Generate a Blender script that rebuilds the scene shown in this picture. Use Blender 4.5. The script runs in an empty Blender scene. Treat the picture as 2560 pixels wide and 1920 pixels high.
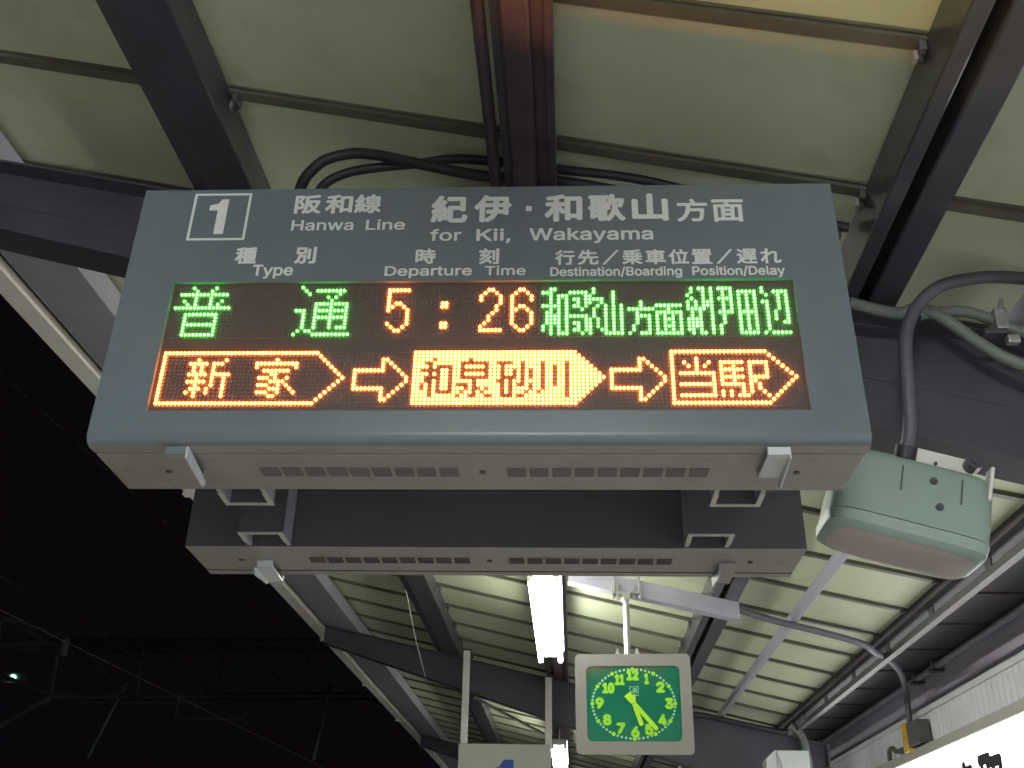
import bpy, bmesh, math, random
from mathutils import Vector, Matrix, Euler
from mathutils.geometry import delaunay_2d_cdt, interpolate_bezier
import numpy as np
random.seed(7)
PI = math.pi
sc = bpy.context.scene
col = sc.collection

# ------------------------------------------------------------------ camera, night sky, exposure
cam_d = bpy.data.cameras.new('camera')
cam = bpy.data.objects.new('camera', cam_d)
col.objects.link(cam)
cam_d.sensor_width = 36.0
cam_d.lens = 35.965
cam_d.clip_start = 0.05
cam_d.clip_end = 600
_p, _r, _y = 0.4736, 0.0200, 0.0627
_f = Vector((-math.sin(_y) * math.cos(_p), math.cos(_y) * math.cos(_p), math.sin(_p)))
_rt = Vector((math.cos(_y), math.sin(_y), 0))
_up = _rt.cross(_f)
_r2 = math.cos(_r) * _rt + math.sin(_r) * _up
_u2 = -math.sin(_r) * _rt + math.cos(_r) * _up
cam.matrix_world = Matrix(((_r2.x, _u2.x, -_f.x, 0), (_r2.y, _u2.y, -_f.y, 0), (_r2.z, _u2.z, -_f.z, 1.6), (0, 0, 0, 1)))
sc.camera = cam

world = bpy.data.worlds.new('World')
sc.world = world
world.use_nodes = True
wn = world.node_tree
wn.nodes.clear()
wo = wn.nodes.new('ShaderNodeOutputWorld')
wb = wn.nodes.new('ShaderNodeBackground')
wa = wn.nodes.new('ShaderNodeMixRGB')
wa.blend_type = 'ADD'
wa.inputs[0].default_value = 1.0
ws = wn.nodes.new('ShaderNodeTexSky')
ws.sky_type = 'NISHITA'
ws.sun_disc = False
ws.sun_elevation = math.radians(-12)
ws.sun_rotation = math.radians(90)
wa.inputs[2].default_value = (0.060, 0.042, 0.064, 1)       # town glow in the night sky
wn.links.new(ws.outputs[0], wa.inputs[1])
wn.links.new(wa.outputs[0], wb.inputs[0])
wb.inputs[1].default_value = 0.05
wn.links.new(wb.outputs[0], wo.inputs[0])

sc.view_settings.view_transform = 'Standard'
sc.view_settings.look = 'None'
sc.view_settings.exposure = 0.0
sc.view_settings.gamma = 1.0
sc.cycles.use_denoising = True
sc.cycles.max_bounces = 8
sc.cycles.diffuse_bounces = 5
sc.cycles.glossy_bounces = 4
sc.cycles.sample_clamp_indirect = 4.0
sc.cycles.use_light_tree = True

TUBE = 58.0            # radiance of the tubes farther along
TUBE_NEAR = 420.0      # radiance of the near tubes, raised to brighten the near bay
LED_G = 1.0
LED_O = 1.0

# ------------------------------------------------------------------ materials
def mat(name, base, rough=0.5, metal=0.0, var=0.0, scale=3.0, bump=0.0, bscale=60.0, coat=0.0, spec=0.5, stain=None, rvar=0.0, stretch=(1, 1, 1)):
    m = bpy.data.materials.new(name)
    m.use_nodes = True
    nt = m.node_tree
    b = nt.nodes['Principled BSDF']
    b.inputs['Base Color'].default_value = (*base, 1)
    b.inputs['Roughness'].default_value = rough
    b.inputs['Metallic'].default_value = metal
    b.inputs['Coat Weight'].default_value = coat
    b.inputs['Specular IOR Level'].default_value = spec
    b.inputs['Coat Roughness'].default_value = 0.08
    tc = nt.nodes.new('ShaderNodeTexCoord')
    mp = nt.nodes.new('ShaderNodeMapping')
    mp.inputs['Scale'].default_value = stretch
    nt.links.new(tc.outputs['Object'], mp.inputs[0])
    if var or stain:
        n = nt.nodes.new('ShaderNodeTexNoise')
        n.inputs['Scale'].default_value = scale
        n.inputs['Detail'].default_value = 7
        n.inputs['Roughness'].default_value = 0.62
        nt.links.new(mp.outputs[0], n.inputs['Vector'])
        r = nt.nodes.new('ShaderNodeValToRGB')
        r.color_ramp.elements[0].position = 0.3
        r.color_ramp.elements[1].position = 0.72
        r.color_ramp.elements[0].color = (*[c * (1 - var) for c in base], 1)
        r.color_ramp.elements[1].color = (*[min(1, c * (1 + var)) for c in base], 1)
        nt.links.new(n.outputs['Fac'], r.inputs[0])
        out = r.outputs[0]
        if stain:
            n2 = nt.nodes.new('ShaderNodeTexNoise')
            n2.inputs['Scale'].default_value = scale * 2.7
            n2.inputs['Detail'].default_value = 9
            nt.links.new(mp.outputs[0], n2.inputs['Vector'])
            r2 = nt.nodes.new('ShaderNodeValToRGB')
            r2.color_ramp.elements[0].position = 0.56
            r2.color_ramp.elements[1].position = 0.78
            r2.color_ramp.elements[0].color = (0, 0, 0, 1)
            r2.color_ramp.elements[1].color = (0.8, 0.8, 0.8, 1)
            nt.links.new(n2.outputs['Fac'], r2.inputs[0])
            mx = nt.nodes.new('ShaderNodeMixRGB')
            mx.inputs[2].default_value = (*stain, 1)
            nt.links.new(r2.outputs[0], mx.inputs[0])
            nt.links.new(out, mx.inputs[1])
            out = mx.outputs[0]
        nt.links.new(out, b.inputs['Base Color'])
    if rvar:
        n3 = nt.nodes.new('ShaderNodeTexNoise')
        n3.inputs['Scale'].default_value = 9
        n3.inputs['Detail'].default_value = 6
        nt.links.new(mp.outputs[0], n3.inputs['Vector'])
        mr = nt.nodes.new('ShaderNodeMapRange')
        mr.inputs[3].default_value = max(0.03, rough - rvar)
        mr.inputs[4].default_value = min(1, rough + rvar)
        nt.links.new(n3.outputs['Fac'], mr.inputs[0])
        nt.links.new(mr.outputs[0], b.inputs['Roughness'])
    if bump:
        n4 = nt.nodes.new('ShaderNodeTexNoise')
        n4.inputs['Scale'].default_value = bscale
        n4.inputs['Detail'].default_value = 4
        nt.links.new(mp.outputs[0], n4.inputs['Vector'])
        bp = nt.nodes.new('ShaderNodeBump')
        bp.inputs['Strength'].default_value = bump
        bp.inputs['Distance'].default_value = 0.004
        nt.links.new(n4.outputs['Fac'], bp.inputs['Height'])
        nt.links.new(bp.outputs[0], b.inputs['Normal'])
    return m

def emit(name, c, s, base=(0.02, 0.02, 0.02), jitter=0.0):
    m = bpy.data.materials.new(name)
    m.use_nodes = True
    b = m.node_tree.nodes['Principled BSDF']
    b.inputs['Base Color'].default_value = (*base, 1)
    b.inputs['Emission Color'].default_value = (*c, 1)
    b.inputs['Emission Strength'].default_value = s
    if jitter:                                               # lamps of one display age unevenly
        nt = m.node_tree
        g = nt.nodes.new('ShaderNodeNewGeometry')
        mr = nt.nodes.new('ShaderNodeMapRange')
        mr.inputs[3].default_value = s * (1 - jitter)
        mr.inputs[4].default_value = s * (1 + jitter)
        nt.links.new(g.outputs['Random Per Island'], mr.inputs[0])
        nt.links.new(mr.outputs[0], b.inputs['Emission Strength'])
    return m

M = {}
M['steel'] = mat('painted steel', (0.064, 0.063, 0.082), 0.36, var=0.16, scale=5, bump=0.25, bscale=35, rvar=0.12)
M['steel_coat'] = mat('lacquered steel', (0.046, 0.046, 0.062), 0.40, var=0.2, scale=6, bump=0.4, bscale=40, rvar=0.1, coat=0.5)
M['board_back'] = mat('dark board back', (0.088, 0.086, 0.100), 0.45, var=0.1, scale=5)
M['steel_gloss'] = mat('glossy painted steel', (0.190, 0.148, 0.185), 0.47, metal=0.8, var=0.2, scale=6, bump=0.5, bscale=40, rvar=0.10, spec=0.9)
M['steel_mid'] = mat('grey painted steel', (0.095, 0.09, 0.10), 0.45, var=0.12, scale=5)
M['latch'] = mat('pale steel latch', (0.50, 0.53, 0.55), 0.4, var=0.06, scale=8)  # pale tone puts the light on the side plate into the colour
M['louvre'] = mat('louvre grey', (0.11, 0.107, 0.103), 0.6)
M['wire'] = mat('old overhead wire', (0.030, 0.026, 0.026), 0.6, var=0.2, scale=4)
M['trim'] = mat('olive grey eave trim', (0.21, 0.20, 0.165), 0.5, var=0.25, scale=5)
M['steel_pale'] = mat('pale lilac painted steel', (0.36, 0.355, 0.42), 0.42, var=0.10, scale=4, bump=0.2, bscale=30)
M['roof'] = mat('cream roof sheet', (0.505, 0.56, 0.385), 0.50, var=0.05, scale=2.2, bump=0.15, bscale=9, stain=(0.43, 0.44, 0.28), rvar=0.1)
M['seam'] = mat('dark olive seam', (0.115, 0.11, 0.085), 0.40, var=0.2, scale=6)
M['seam_lip'] = mat('grey seam lip', (0.22, 0.22, 0.18), 0.4, var=0.15, scale=6)
M['dark'] = mat('dark soffit', (0.075, 0.066, 0.082), 0.6, var=0.2, scale=4)
M['gutter'] = mat('cream gutter', (0.74, 0.74, 0.68), 0.4, var=0.08, scale=3, stain=(0.60, 0.58, 0.50))
M['galv'] = mat('galvanised steel', (0.55, 0.56, 0.53), 0.33, metal=0.75, var=0.15, scale=14)
M['white_paint'] = mat('white enamel', (0.74, 0.74, 0.72), 0.35, var=0.04, scale=5)
M['board'] = mat('blue grey board paint', (0.098, 0.125, 0.146), 0.36, var=0.05, scale=9, bump=0.06, bscale=260, rvar=0.05, coat=0.25)
M['board_under'] = mat('warm grey board paint', (0.255, 0.245, 0.222), 0.40, var=0.07, scale=6, bump=0.05, bscale=200, stain=(0.20, 0.185, 0.165))
M['vent'] = mat('dark vent', (0.055, 0.055, 0.055), 0.6)
M['letter'] = mat('pale grey lettering', (0.60, 0.64, 0.63), 0.5, var=0.03, scale=20)
M['panel'] = mat('dark led panel', (0.056, 0.036, 0.030), 0.55, var=0.1, scale=40)
M['lens_off'] = mat('unlit led lens', (0.11, 0.085, 0.075), 0.25)
M['led_g'] = emit('green led', (0.055, 1.0, 0.045), 26.0, jitter=0.35)
M['led_o'] = emit('amber led', (1.0, 0.165, 0.014), 58.0, jitter=0.2)
M['rubber'] = mat('black rubber cable', (0.022, 0.021, 0.030), 0.5, var=0.2, scale=20)
M['conduit'] = mat('grey flexible conduit', (0.10, 0.10, 0.125), 0.5, var=0.15, scale=20, bump=0.3, bscale=90)
M['hose'] = mat('grey green hose', (0.16, 0.175, 0.16), 0.55, var=0.15, scale=20)
M['mint'] = mat('mint plastic', (0.275, 0.365, 0.325), 0.45, var=0.04, scale=6, bump=0.06, bscale=150)
M['mint_base'] = mat('beige speaker base', (0.44, 0.385, 0.36), 0.5, var=0.1, scale=5, stain=(0.33, 0.27, 0.25))
M['screw'] = mat('dark screw', (0.10, 0.11, 0.11), 0.35, metal=0.6)
M['led_g_dim'] = emit('dim green led', (0.055, 1.0, 0.045), 3.0)
M['led_o_dim'] = emit('dim amber led', (1.0, 0.150, 0.020), 9.0)
M['tube'] = emit('fluorescent tube', (1.0, 0.99, 0.90), TUBE, (0.8, 0.8, 0.8))
M['tube_near'] = emit('new fluorescent tube', (0.97, 1.0, 0.97), TUBE_NEAR, (0.8, 0.8, 0.8))  # same kind of tube, boosted to lift the light in the near bay
M['clock_case'] = mat('grey clock case', (0.235, 0.23, 0.21), 0.45, var=0.04, scale=6)
M['dial'] = mat('green dial', (0.012, 0.150, 0.088), 0.10, var=0.08, scale=4, coat=0.6)
M['lime'] = mat('lime numeral', (0.28, 0.70, 0.02), 0.5)
M['lime_hand'] = mat('yellow lime hand', (0.42, 0.80, 0.03), 0.45)
M['pale_green'] = mat('pale green print', (0.26, 0.60, 0.33), 0.4)
M['blue'] = mat('blue numeral', (0.02, 0.075, 0.42), 0.5)
M['sign_grey'] = mat('pale sign panel', (0.46, 0.50, 0.43), 0.5, var=0.03, scale=3)
M['sign_lit'] = emit('backlit white acrylic', (1.0, 0.99, 0.96), 4.0, (0.8, 0.8, 0.8))
M['sign_text'] = mat('black sign lettering', (0.02, 0.022, 0.025), 0.4)
M['siding'] = mat('pale grey siding', (0.80, 0.83, 0.86), 0.45, var=0.05, scale=4)
M['wall'] = mat('lilac grey wall', (0.60, 0.575, 0.68), 0.6, var=0.06, scale=3)
M['frame'] = mat('stone grey sign frame', (0.43, 0.43, 0.38), 0.5, var=0.06, scale=6)
M['box'] = mat('pale utility box', (0.52, 0.57, 0.56), 0.45, var=0.04, scale=5)
M['yellow'] = mat('yellow bracket', (0.66, 0.46, 0.07), 0.5, var=0.08, scale=9)
M['darkgrey'] = mat('dark grey box', (0.11, 0.11, 0.10), 0.5, var=0.1, scale=9)
M['concrete'] = mat('platform asphalt', (0.40, 0.39, 0.37), 0.85, var=0.15, scale=2, bump=0.3, bscale=40)
M['ballast'] = mat('ballast', (0.07, 0.065, 0.06), 0.95, var=0.4, scale=14)
M['gantry'] = mat('dark gantry steel', (0.13, 0.125, 0.14), 0.6, var=0.2, scale=2)
M['signal'] = emit('green signal lens', (0.35, 1.0, 0.6), 3.0)

# ------------------------------------------------------------------ mesh helpers
class MB:
    def __init__(s):
        s.v, s.f, s.m = [], [], []
        s.mats = []
    def mi(s, name):
        if name not in s.mats:
            s.mats.append(name)
        return s.mats.index(name)
    def add(s, vs, fs, m):
        o = len(s.v)
        s.v += [tuple(v) for v in vs]
        k = s.mi(m)
        for f in fs:
            s.f.append(tuple(i + o for i in f))
            s.m.append(k)
    def box(s, x0, x1, y0, y1, z0, z1, m, sl=0.0, bev=0.0):
        # sl: z drops by sl per metre of x (a member that follows the roof)
        if bev > 0:
            bm = bmesh.new()
            bmesh.ops.create_cube(bm, size=1.0)
            for v in bm.verts:
                v.co = Vector((x0 + (v.co.x + .5) * (x1 - x0), y0 + (v.co.y + .5) * (y1 - y0), z0 + (v.co.z + .5) * (z1 - z0)))
            bmesh.ops.bevel(bm, geom=bm.edges[:], offset=bev, segments=2, profile=0.5, affect='EDGES')
            s.frombm(bm, m, sl)
            return
        vs = [(x, y, z - sl * x) for z in (z0, z1) for y in (y0, y1) for x in (x0, x1)]
        s.add(vs, [(0, 2, 3, 1), (4, 5, 7, 6), (0, 1, 5, 4), (2, 6, 7, 3), (0, 4, 6, 2), (1, 3, 7, 5)], m)
    def frombm(s, bm, m, sl=0.0):
        bm.verts.index_update()
        s.add([(v.co.x, v.co.y, v.co.z - sl * v.co.x) for v in bm.verts], [[v.index for v in f.verts] for f in bm.faces], m)
        bm.free()
    def prism(s, pts, axis, a0, a1, m):
        # pts: closed 2-d outline; axis 'x' -> pts are (y,z), 'y' -> (x,z), 'z' -> (x,y)
        def P(p, a):
            return {'x': (a, p[0], p[1]), 'y': (p[0], a, p[1]), 'z': (p[0], p[1], a)}[axis]
        n = len(pts)
        vs = [P(p, a0) for p in pts] + [P(p, a1) for p in pts]
        fs = [tuple(range(n))[::-1], tuple(range(n, 2 * n))]
        fs += [(i, (i + 1) % n, n + (i + 1) % n, n + i) for i in range(n)]
        s.add(vs, fs, m)
    def tube(s, path, r, m, n=10, cap=True):
        P = [Vector(p) for p in path]
        rings = []
        prev = None
        for i, p in enumerate(P):
            t = (P[min(i + 1, len(P) - 1)] - P[max(i - 1, 0)]).normalized()
            if prev is None:
                a = Vector((0, 0, 1)) if abs(t.z) < 0.9 else Vector((1, 0, 0))
                u = t.cross(a).normalized()
            else:
                u = (prev - t * prev.dot(t)).normalized()
            prev = u
            w = t.cross(u)
            rr = r[i] if isinstance(r, (list, tuple)) else r
            rings.append([p + (u * math.cos(2 * PI * k / n) + w * math.sin(2 * PI * k / n)) * rr for k in range(n)])
        vs = [v for g in rings for v in g]
        fs = []
        for i in range(len(P) - 1):
            for k in range(n):
                fs.append((i * n + k, i * n + (k + 1) % n, (i + 1) * n + (k + 1) % n, (i + 1) * n + k))
        if cap:
            fs.append(tuple(range(n))[::-1])
            fs.append(tuple(range((len(P) - 1) * n, len(P) * n)))
        s.add(vs, fs, m)
    def dome(s, x, y, z, r, h, m, n=8):
        # lens on a vertical panel, bulging towards -y
        vs = []
        for rr, hh in ((1.0, 0.0), (0.86, 0.62), (0.42, 1.0)):
            vs += [(x + r * rr * math.cos(2 * PI * k / n), y - h * hh, z + r * rr * math.sin(2 * PI * k / n)) for k in range(n)]
        fs = []
        for q in range(2):
            fs += [(q * n + k, q * n + (k + 1) % n, q * n + n + (k + 1) % n, q * n + n + k) for k in range(n)]
        fs.append(tuple(range(2 * n, 3 * n)))
        s.add(vs, fs, m)
    def build(s, name, parent=None, smooth=False, fix=True):
        me = bpy.data.meshes.new(name)
        me.from_pydata(s.v, [], s.f)
        for q in s.mats:
            me.materials.append(M[q])
        me.polygons.foreach_set('material_index', s.m)
        if fix:
            bm = bmesh.new()
            bm.from_mesh(me)
            bmesh.ops.recalc_face_normals(bm, faces=bm.faces[:])
            bm.to_mesh(me)
            bm.free()
        if smooth:
            me.polygons.foreach_set('use_smooth', [True] * len(me.polygons))
            me.set_sharp_from_angle(angle=math.radians(40))
        me.update()
        o = bpy.data.objects.new(name, me)
        col.objects.link(o)
        if parent is not None:
            o.parent = parent
        return o

def smooth_path(pts, n=8):
    P = [Vector(p) for p in pts]
    out = []
    for i in range(len(P) - 1):
        a, b, c, d = P[max(i - 1, 0)], P[i], P[i + 1], P[min(i + 2, len(P) - 1)]
        for k in range(n):
            t = k / n
            out.append(0.5 * ((2 * b) + (-a + c) * t + (2 * a - 5 * b + 4 * c - d) * t * t + (-a + 3 * b - 3 * c + d) * t ** 3))
    out.append(P[-1])
    return out

def tag(o, label, cat, group=None):
    o['label'] = label
    o['category'] = cat
    if group:
        o['group'] = group
    return o

def thing(name, label, cat, loc=(0, 0, 0), group=None, rot=None):
    o = bpy.data.objects.new(name, None)
    o.empty_display_size = 0.1
    col.objects.link(o)
    o.location = loc
    if rot is not None:
        o.rotation_euler = rot
    return tag(o, label, cat, group)

def structure(o):
    o['kind'] = 'structure'
    return o

def kids(o):
    return [c for c in bpy.data.objects if c.parent == o]

def copy_tree(o, parent=None):
    c = o.copy()
    col.objects.link(c)
    if parent is not None:
        c.parent = parent
    for ch in kids(o):
        copy_tree(ch, c)
    return c

FONT = None
try:                                             # the plain sans that ships with Blender, for the Latin lines
    import os
    _fp = os.path.join(bpy.utils.system_resource('DATAFILES'), 'fonts', 'Inter.woff2')
    if os.path.exists(_fp):
        FONT = bpy.data.fonts.load(_fp)
except Exception:
    FONT = None

def glyph_faces(to):
    # fill by winding number, so overlapping strokes of one letter stay solid
    cv = to.to_curve(bpy.context.evaluated_depsgraph_get())
    loops = []
    for sp in cv.splines:
        pts = []
        if sp.type == 'BEZIER':
            bp = sp.bezier_points
            for i in range(len(bp)):
                p, q = bp[i], bp[(i + 1) % len(bp)]
                seg = interpolate_bezier(p.co, p.handle_right, q.handle_left, q.co, 5)
                pts += [(v.x, v.y) for v in seg[:-1]]
        else:
            pts = [(p.co.x, p.co.y) for p in sp.points]
        cl = [p for i, p in enumerate(pts) if i == 0 or (abs(p[0] - pts[i - 1][0]) + abs(p[1] - pts[i - 1][1])) > 1e-6]
        if len(cl) > 2:
            ar = sum(cl[i][0] * cl[(i + 1) % len(cl)][1] - cl[(i + 1) % len(cl)][0] * cl[i][1] for i in range(len(cl))) / 2
            loops.append((cl, ar))
    to.to_curve_clear()
    pts, edg = [], []
    for cl, _ in loops:
        o = len(pts)
        pts += cl
        edg += [(o + i, o + (i + 1) % len(cl)) for i in range(len(cl))]
    vs, _, fs = delaunay_2d_cdt([Vector(p) for p in pts], edg, [], 0, 1e-6)[:3]
    V = np.array([(v.x, v.y) for v in vs])
    F = [tuple(f) for f in fs]
    ctr = np.array([V[list(f)].mean(0) for f in F])
    P, Q = np.array([pts[a] for a, _ in edg]), np.array([pts[b] for _, b in edg])
    cx, cy = ctr[:, :1], ctr[:, 1:]
    cr = (Q[:, 0] - P[:, 0]) * (cy - P[:, 1]) - (cx - P[:, 0]) * (Q[:, 1] - P[:, 1])
    wind = ((P[:, 1] <= cy) & (Q[:, 1] > cy) & (cr > 0)).sum(1) - ((P[:, 1] > cy) & (Q[:, 1] <= cy) & (cr < 0)).sum(1)
    return [tuple(v) for v in V], [f for f, w in zip(F, wind) if w != 0]

def text_obj(name, body, x0, x1, z0, z1, y, m, parent, off=0.012, facing='-y', spacing=1.0):
    cu = bpy.data.curves.new('text', 'FONT')
    cu.body = body
    cu.size = 1.0
    if FONT is not None and body.isascii():
        cu.font = FONT
    cu.space_character = spacing
    cu.resolution_u = 3
    to = bpy.data.objects.new('text', cu)
    col.objects.link(to)
    dg = bpy.context.evaluated_depsgraph_get()
    src, fcs = glyph_faces(to.evaluated_get(dg))
    bpy.data.objects.remove(to)
    ax, bx = min(p[0] for p in src), max(p[0] for p in src)
    ay, by = min(p[1] for p in src), max(p[1] for p in src)
    # heavier strokes: the glyph repeated round a small circle, each copy a hair above the one below
    h = abs(z1 - z0)
    r = off * h
    sx = 1 if x1 > x0 else -1
    vs, fs = [], []
    K = 9 if off > 0 else 1
    for k in range(K):
        dx = 0 if k == 8 or K == 1 else r * math.cos(PI / 4 * k)
        dz = 0 if k == 8 or K == 1 else r * math.sin(PI / 4 * k)
        yy = y - 0.00005 * k
        o_ = len(vs)
        for px, py in src:
            u = x0 + sx * r + (px - ax) / (bx - ax) * (x1 - x0 - 2 * sx * r) + dx
            w = z0 + r + (py - ay) / (by - ay) * (z1 - z0 - 2 * r) + dz
            vs.append((u, yy, w) if facing == '-y' else (yy, u, w))
        fs += [tuple(i + o_ for i in f) for f in fcs]
    me = bpy.data.meshes.new(name)
    me.from_pydata(vs, [], fs)
    me.materials.clear()
    me.materials.append(M[m])
    me.name = name
    o = bpy.data.objects.new(name, me)
    col.objects.link(o)
    o.parent = parent
    return o

# ------------------------------------------------------------------ the ground
S = 0.226                                    # fall of the roof per metre towards the station building
ZB = 3.721                                   # underside of the purlins at x = 0
ZR = 3.89                                    # underside of the roof sheet at x = 0
b = MB(); b.box(-90, 90, -60, 220, -1.4, -1.1, 'ballast'); structure(b.build('ground'))
b = MB(); b.box(-3.4, 9, -40, 120, -1.095, 0.0, 'concrete'); structure(b.build('platform'))

# ------------------------------------------------------------------ canopy
can = thing('station_canopy', 'long platform canopy of cream roof sheets on dark lilac steel beams', 'canopy')
Y0, Y1 = -9.0, 43.0
b = MB(); b.box(-2.85, 2.21, Y0, Y1, ZR, ZR + 0.03, 'roof', S); b.build('roof_sheet', can)
b = MB()
seams = [2.06] + [2.692 + 0.683 * k for k in range(0, 59)] + [2.06 - 0.683 * k for k in range(1, 16)]
for y in seams:
    b.box(-2.85, 2.2, y - 0.024, y + 0.018, ZR - 0.020, ZR - 0.001, 'seam', S)
    b.box(-2.85, 2.2, y + 0.018, y + 0.028, ZR - 0.013, ZR - 0.001, 'seam_lip', S)
    b.box(-2.85, 2.2, y - 0.036, y - 0.029, ZR - 0.008, ZR - 0.001, 'seam', S)
b.build('panel_seams', can)

def purlin(parts, name='purlin'):
    q = MB()
    for (x0, x1, dz, h, m, bev) in parts:
        q.box(x0, x1, Y0, Y1, ZB + dz, ZB + dz + h, m, S, bev)
    return q.build(name, can)
purlin([(-0.185, -0.098, 0.0, 0.165, 'steel_gloss', 0.010), (-0.098, -0.062, 0.022, 0.12, 'steel_gloss', 0.0), (-0.062, -0.036, 0.0, 0.165, 'steel_gloss', 0.004),
        (-0.212, -0.185, 0.035, 0.10, 'steel', 0.0)])
q = MB()
q.tube([(-0.243, y, ZB + S * 0.243 + 0.028) for y in (Y0, 0, 10, 20, Y1)], 0.020, 'steel_gloss', 12)
q.build('conduit_pipe', can, True)
purlin([(-1.379, -1.185, 0.0, 0.165, 'steel', 0.006), (-1.455, -1.379, 0.03, 0.135, 'dark', 0.0)])
purlin([(0.950, 1.000, 0.0, 0.165, 'steel_coat', 0.006)])
purlin([(1.036, 1.128, 0.0, 0.165, 'steel_coat', 0.008)])
purlin([(1.515, 1.558, 0.02, 0.06, 'steel_pale', 0.004)], 'batten')
purlin([(-2.685, -2.300, 0.0, 0.14, 'steel_pale', 0.006)], 'eave_beam')
b = MB()
b.box(-2.800, -2.694, Y0, Y1, ZB + 0.045, ZB + 0.12, 'trim', S)
b.box(-2.6935, -2.6855, Y0, Y1, ZB - 0.004, ZB + 0.12, 'galv', S)  # thin pale strip added as the highlight along the beam's outer edge
b.build('eave_trim', can)
b = MB()
zo = 4.350
prof = [(-2.915, zo + 0.22), (-2.915, zo + 0.02), (-2.90, zo), (-2.775, zo - 0.01), (-2.745, zo + 0.01), (-2.745, zo + 0.018), (-2.758, zo + 0.018), (-2.765, zo + 0.012), (-2.895, zo + 0.03), (-2.895, zo + 0.22)]
b.prism(prof, 'y', Y0, Y1, 'gutter')
for y in (7.1, 9.4, 11.8, 14.5, 17.5, 20.5, 24.0):
    b.box(-2.922, -2.738, y, y + 0.06, zo - 0.016, zo + 0.05, 'gutter')
b.build('gutter', can)

# the right-hand edge of the roof: dark edge beam, hanging angle and its straps
eb = MB(); eb.box(2.20, 2.32, Y0, Y1, 3.335, 3.47, 'dark'); ebo = eb.build('edge_beam', can)
b = MB(); b.box(2.25, 2.30, Y0, Y1, 3.238, 3.280, 'steel_mid'); b.build('hanging_angle', ebo)
for k in range(-4, 28):
    y = 5.50 + 1.0 * k
    b = MB(); b.box(2.252, 2.262, y - 0.045, y + 0.045, 3.281, 3.345, 'steel_mid'); b.build('strap', ebo)
b = MB()
b.box(2.33, 3.0, Y0, Y1, 3.46, 3.50, 'dark')
for k in range(30):
    y = 0.2 + 0.8 * k
    b.box(2.33, 3.0, y, y + 0.03, 3.445, 3.461, 'dark')
b.build('soffit', can)

def rafter(yc, z0, sl, xl=-2.70, xr=2.6):
    q = MB()
    n = 10
    zt = lambda x: ZB - 0.004 - S * x
    zb = lambda x: z0 - sl * x
    xs = [xl + (xr - xl) * i / n for i in range(n + 1)]
    fw, tw = 0.088, 0.006
    def slab(fa, fb, hw, m):
        vs, fs = [], []
        for x in xs:
            a, c = fa(x), fb(x)
            vs += [(x, yc - hw, a), (x, yc + hw, a), (x, yc + hw, c), (x, yc - hw, c)]
        for i in range(n):
            for k in range(4):
                fs.append((4 * i + k, 4 * i + (k + 1) % 4, 4 * i + 4 + (k + 1) % 4, 4 * i + 4 + k))
        fs += [(3, 2, 1, 0), tuple(4 * n + k for k in range(4))]
        q.add(vs, fs, m)
    slab(lambda x: zb(x) + 0.012, lambda x: zt(x) - 0.010, tw, 'steel')
    slab(zb, lambda x: zb(x) + 0.012, fw, 'steel')
    slab(lambda x: zt(x) - 0.010, zt, fw, 'steel')
    # weld line along the web and a stiffener plate
    slab(lambda x: (zb(x) + zt(x)) / 2 - 0.004, lambda x: (zb(x) + zt(x)) / 2 + 0.002, tw + 0.003, 'steel')
    return q.build('rafter', can)
rafter(3.2, 3.301, 0.270)
rafter(11.1, 3.280, 0.318)
for yc in (19.0, 26.9, 34.8, -4.7):
    rafter(yc, 3.280, 0.318)
for yc in (3.2, 11.1, 19.0, 26.9, 34.8, -4.7):
    q = MB()
    q.box(2.36, 2.374, yc - 0.09, yc + 0.09, 0, 3.13, 'steel')
    q.box(2.566, 2.58, yc - 0.09, yc + 0.09, 0, 3.13, 'steel')
    q.box(2.374, 2.566, yc - 0.0045, yc + 0.0045, 0, 3.13, 'steel')
    q.build('column', can)
# clips that bolt the seams to the purlins
def clip(x, y):
    q = MB()
    z = ZB + 0.10 - S * x
    q.box(x - 0.004, x + 0.016, y - 0.030, y + 0.026, z + 0.016, z + 0.052, 'steel_mid', bev=0.003)
    q.box(x - 0.016, x - 0.004, y - 0.012, y + 0.012, z, z + 0.030, 'galv', bev=0.002)
    q.tube([(x + 0.004, y - 0.002, z + 0.016), (x + 0.004, y - 0.002, z - 0.006)], 0.008, 'screw', 8)
    q.build('clip', can)
for y in seams[:14]:
    clip(-1.168, y + 0.01)
    clip(0.932, y + 0.01)
for y in seams[5:16]:
    q = MB()
    z = ZR - 0.03 - S * 2.17
    q.box(2.16, 2.185, y - 0.015, y + 0.015, z, z + 0.018, 'dark')
    q.build('clip', can)

# ------------------------------------------------------------------ departure board
GL = {}
def R(a, b): return list(range(a, b + 1))
def glyph(name, color, line, rows): GL[name] = (color, line, rows)
glyph('fu', 'g', 0, {0: [4, 10], 1: [5, 9], 2: R(1, 13), 3: [5, 9], 4: [2, 5, 9, 12], 5: [3, 5, 9, 11], 6: R(0, 14), 8: R(3, 11), 9: [3, 11], 10: [3, 11], 11: R(3, 11), 12: [3, 11], 13: [3, 11], 14: R(3, 11)})
glyph('tsu', 'g', 0, {0: [33], 1: [34] + R(37, 44), 2: [35, 43], 3: [40, 42], 4: [41], 5: R(37, 45), 6: [37, 41, 45], 7: [32, 33, 34] + R(37, 45), 8: [34, 37, 41, 45], 9: [34] + R(37, 45), 10: [34, 37, 41, 45], 11: [34, 37, 41, 45], 12: [34, 37, 41, 43, 44, 45], 13: [33, 35, 36], 14: [32] + R(37, 46)})
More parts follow.
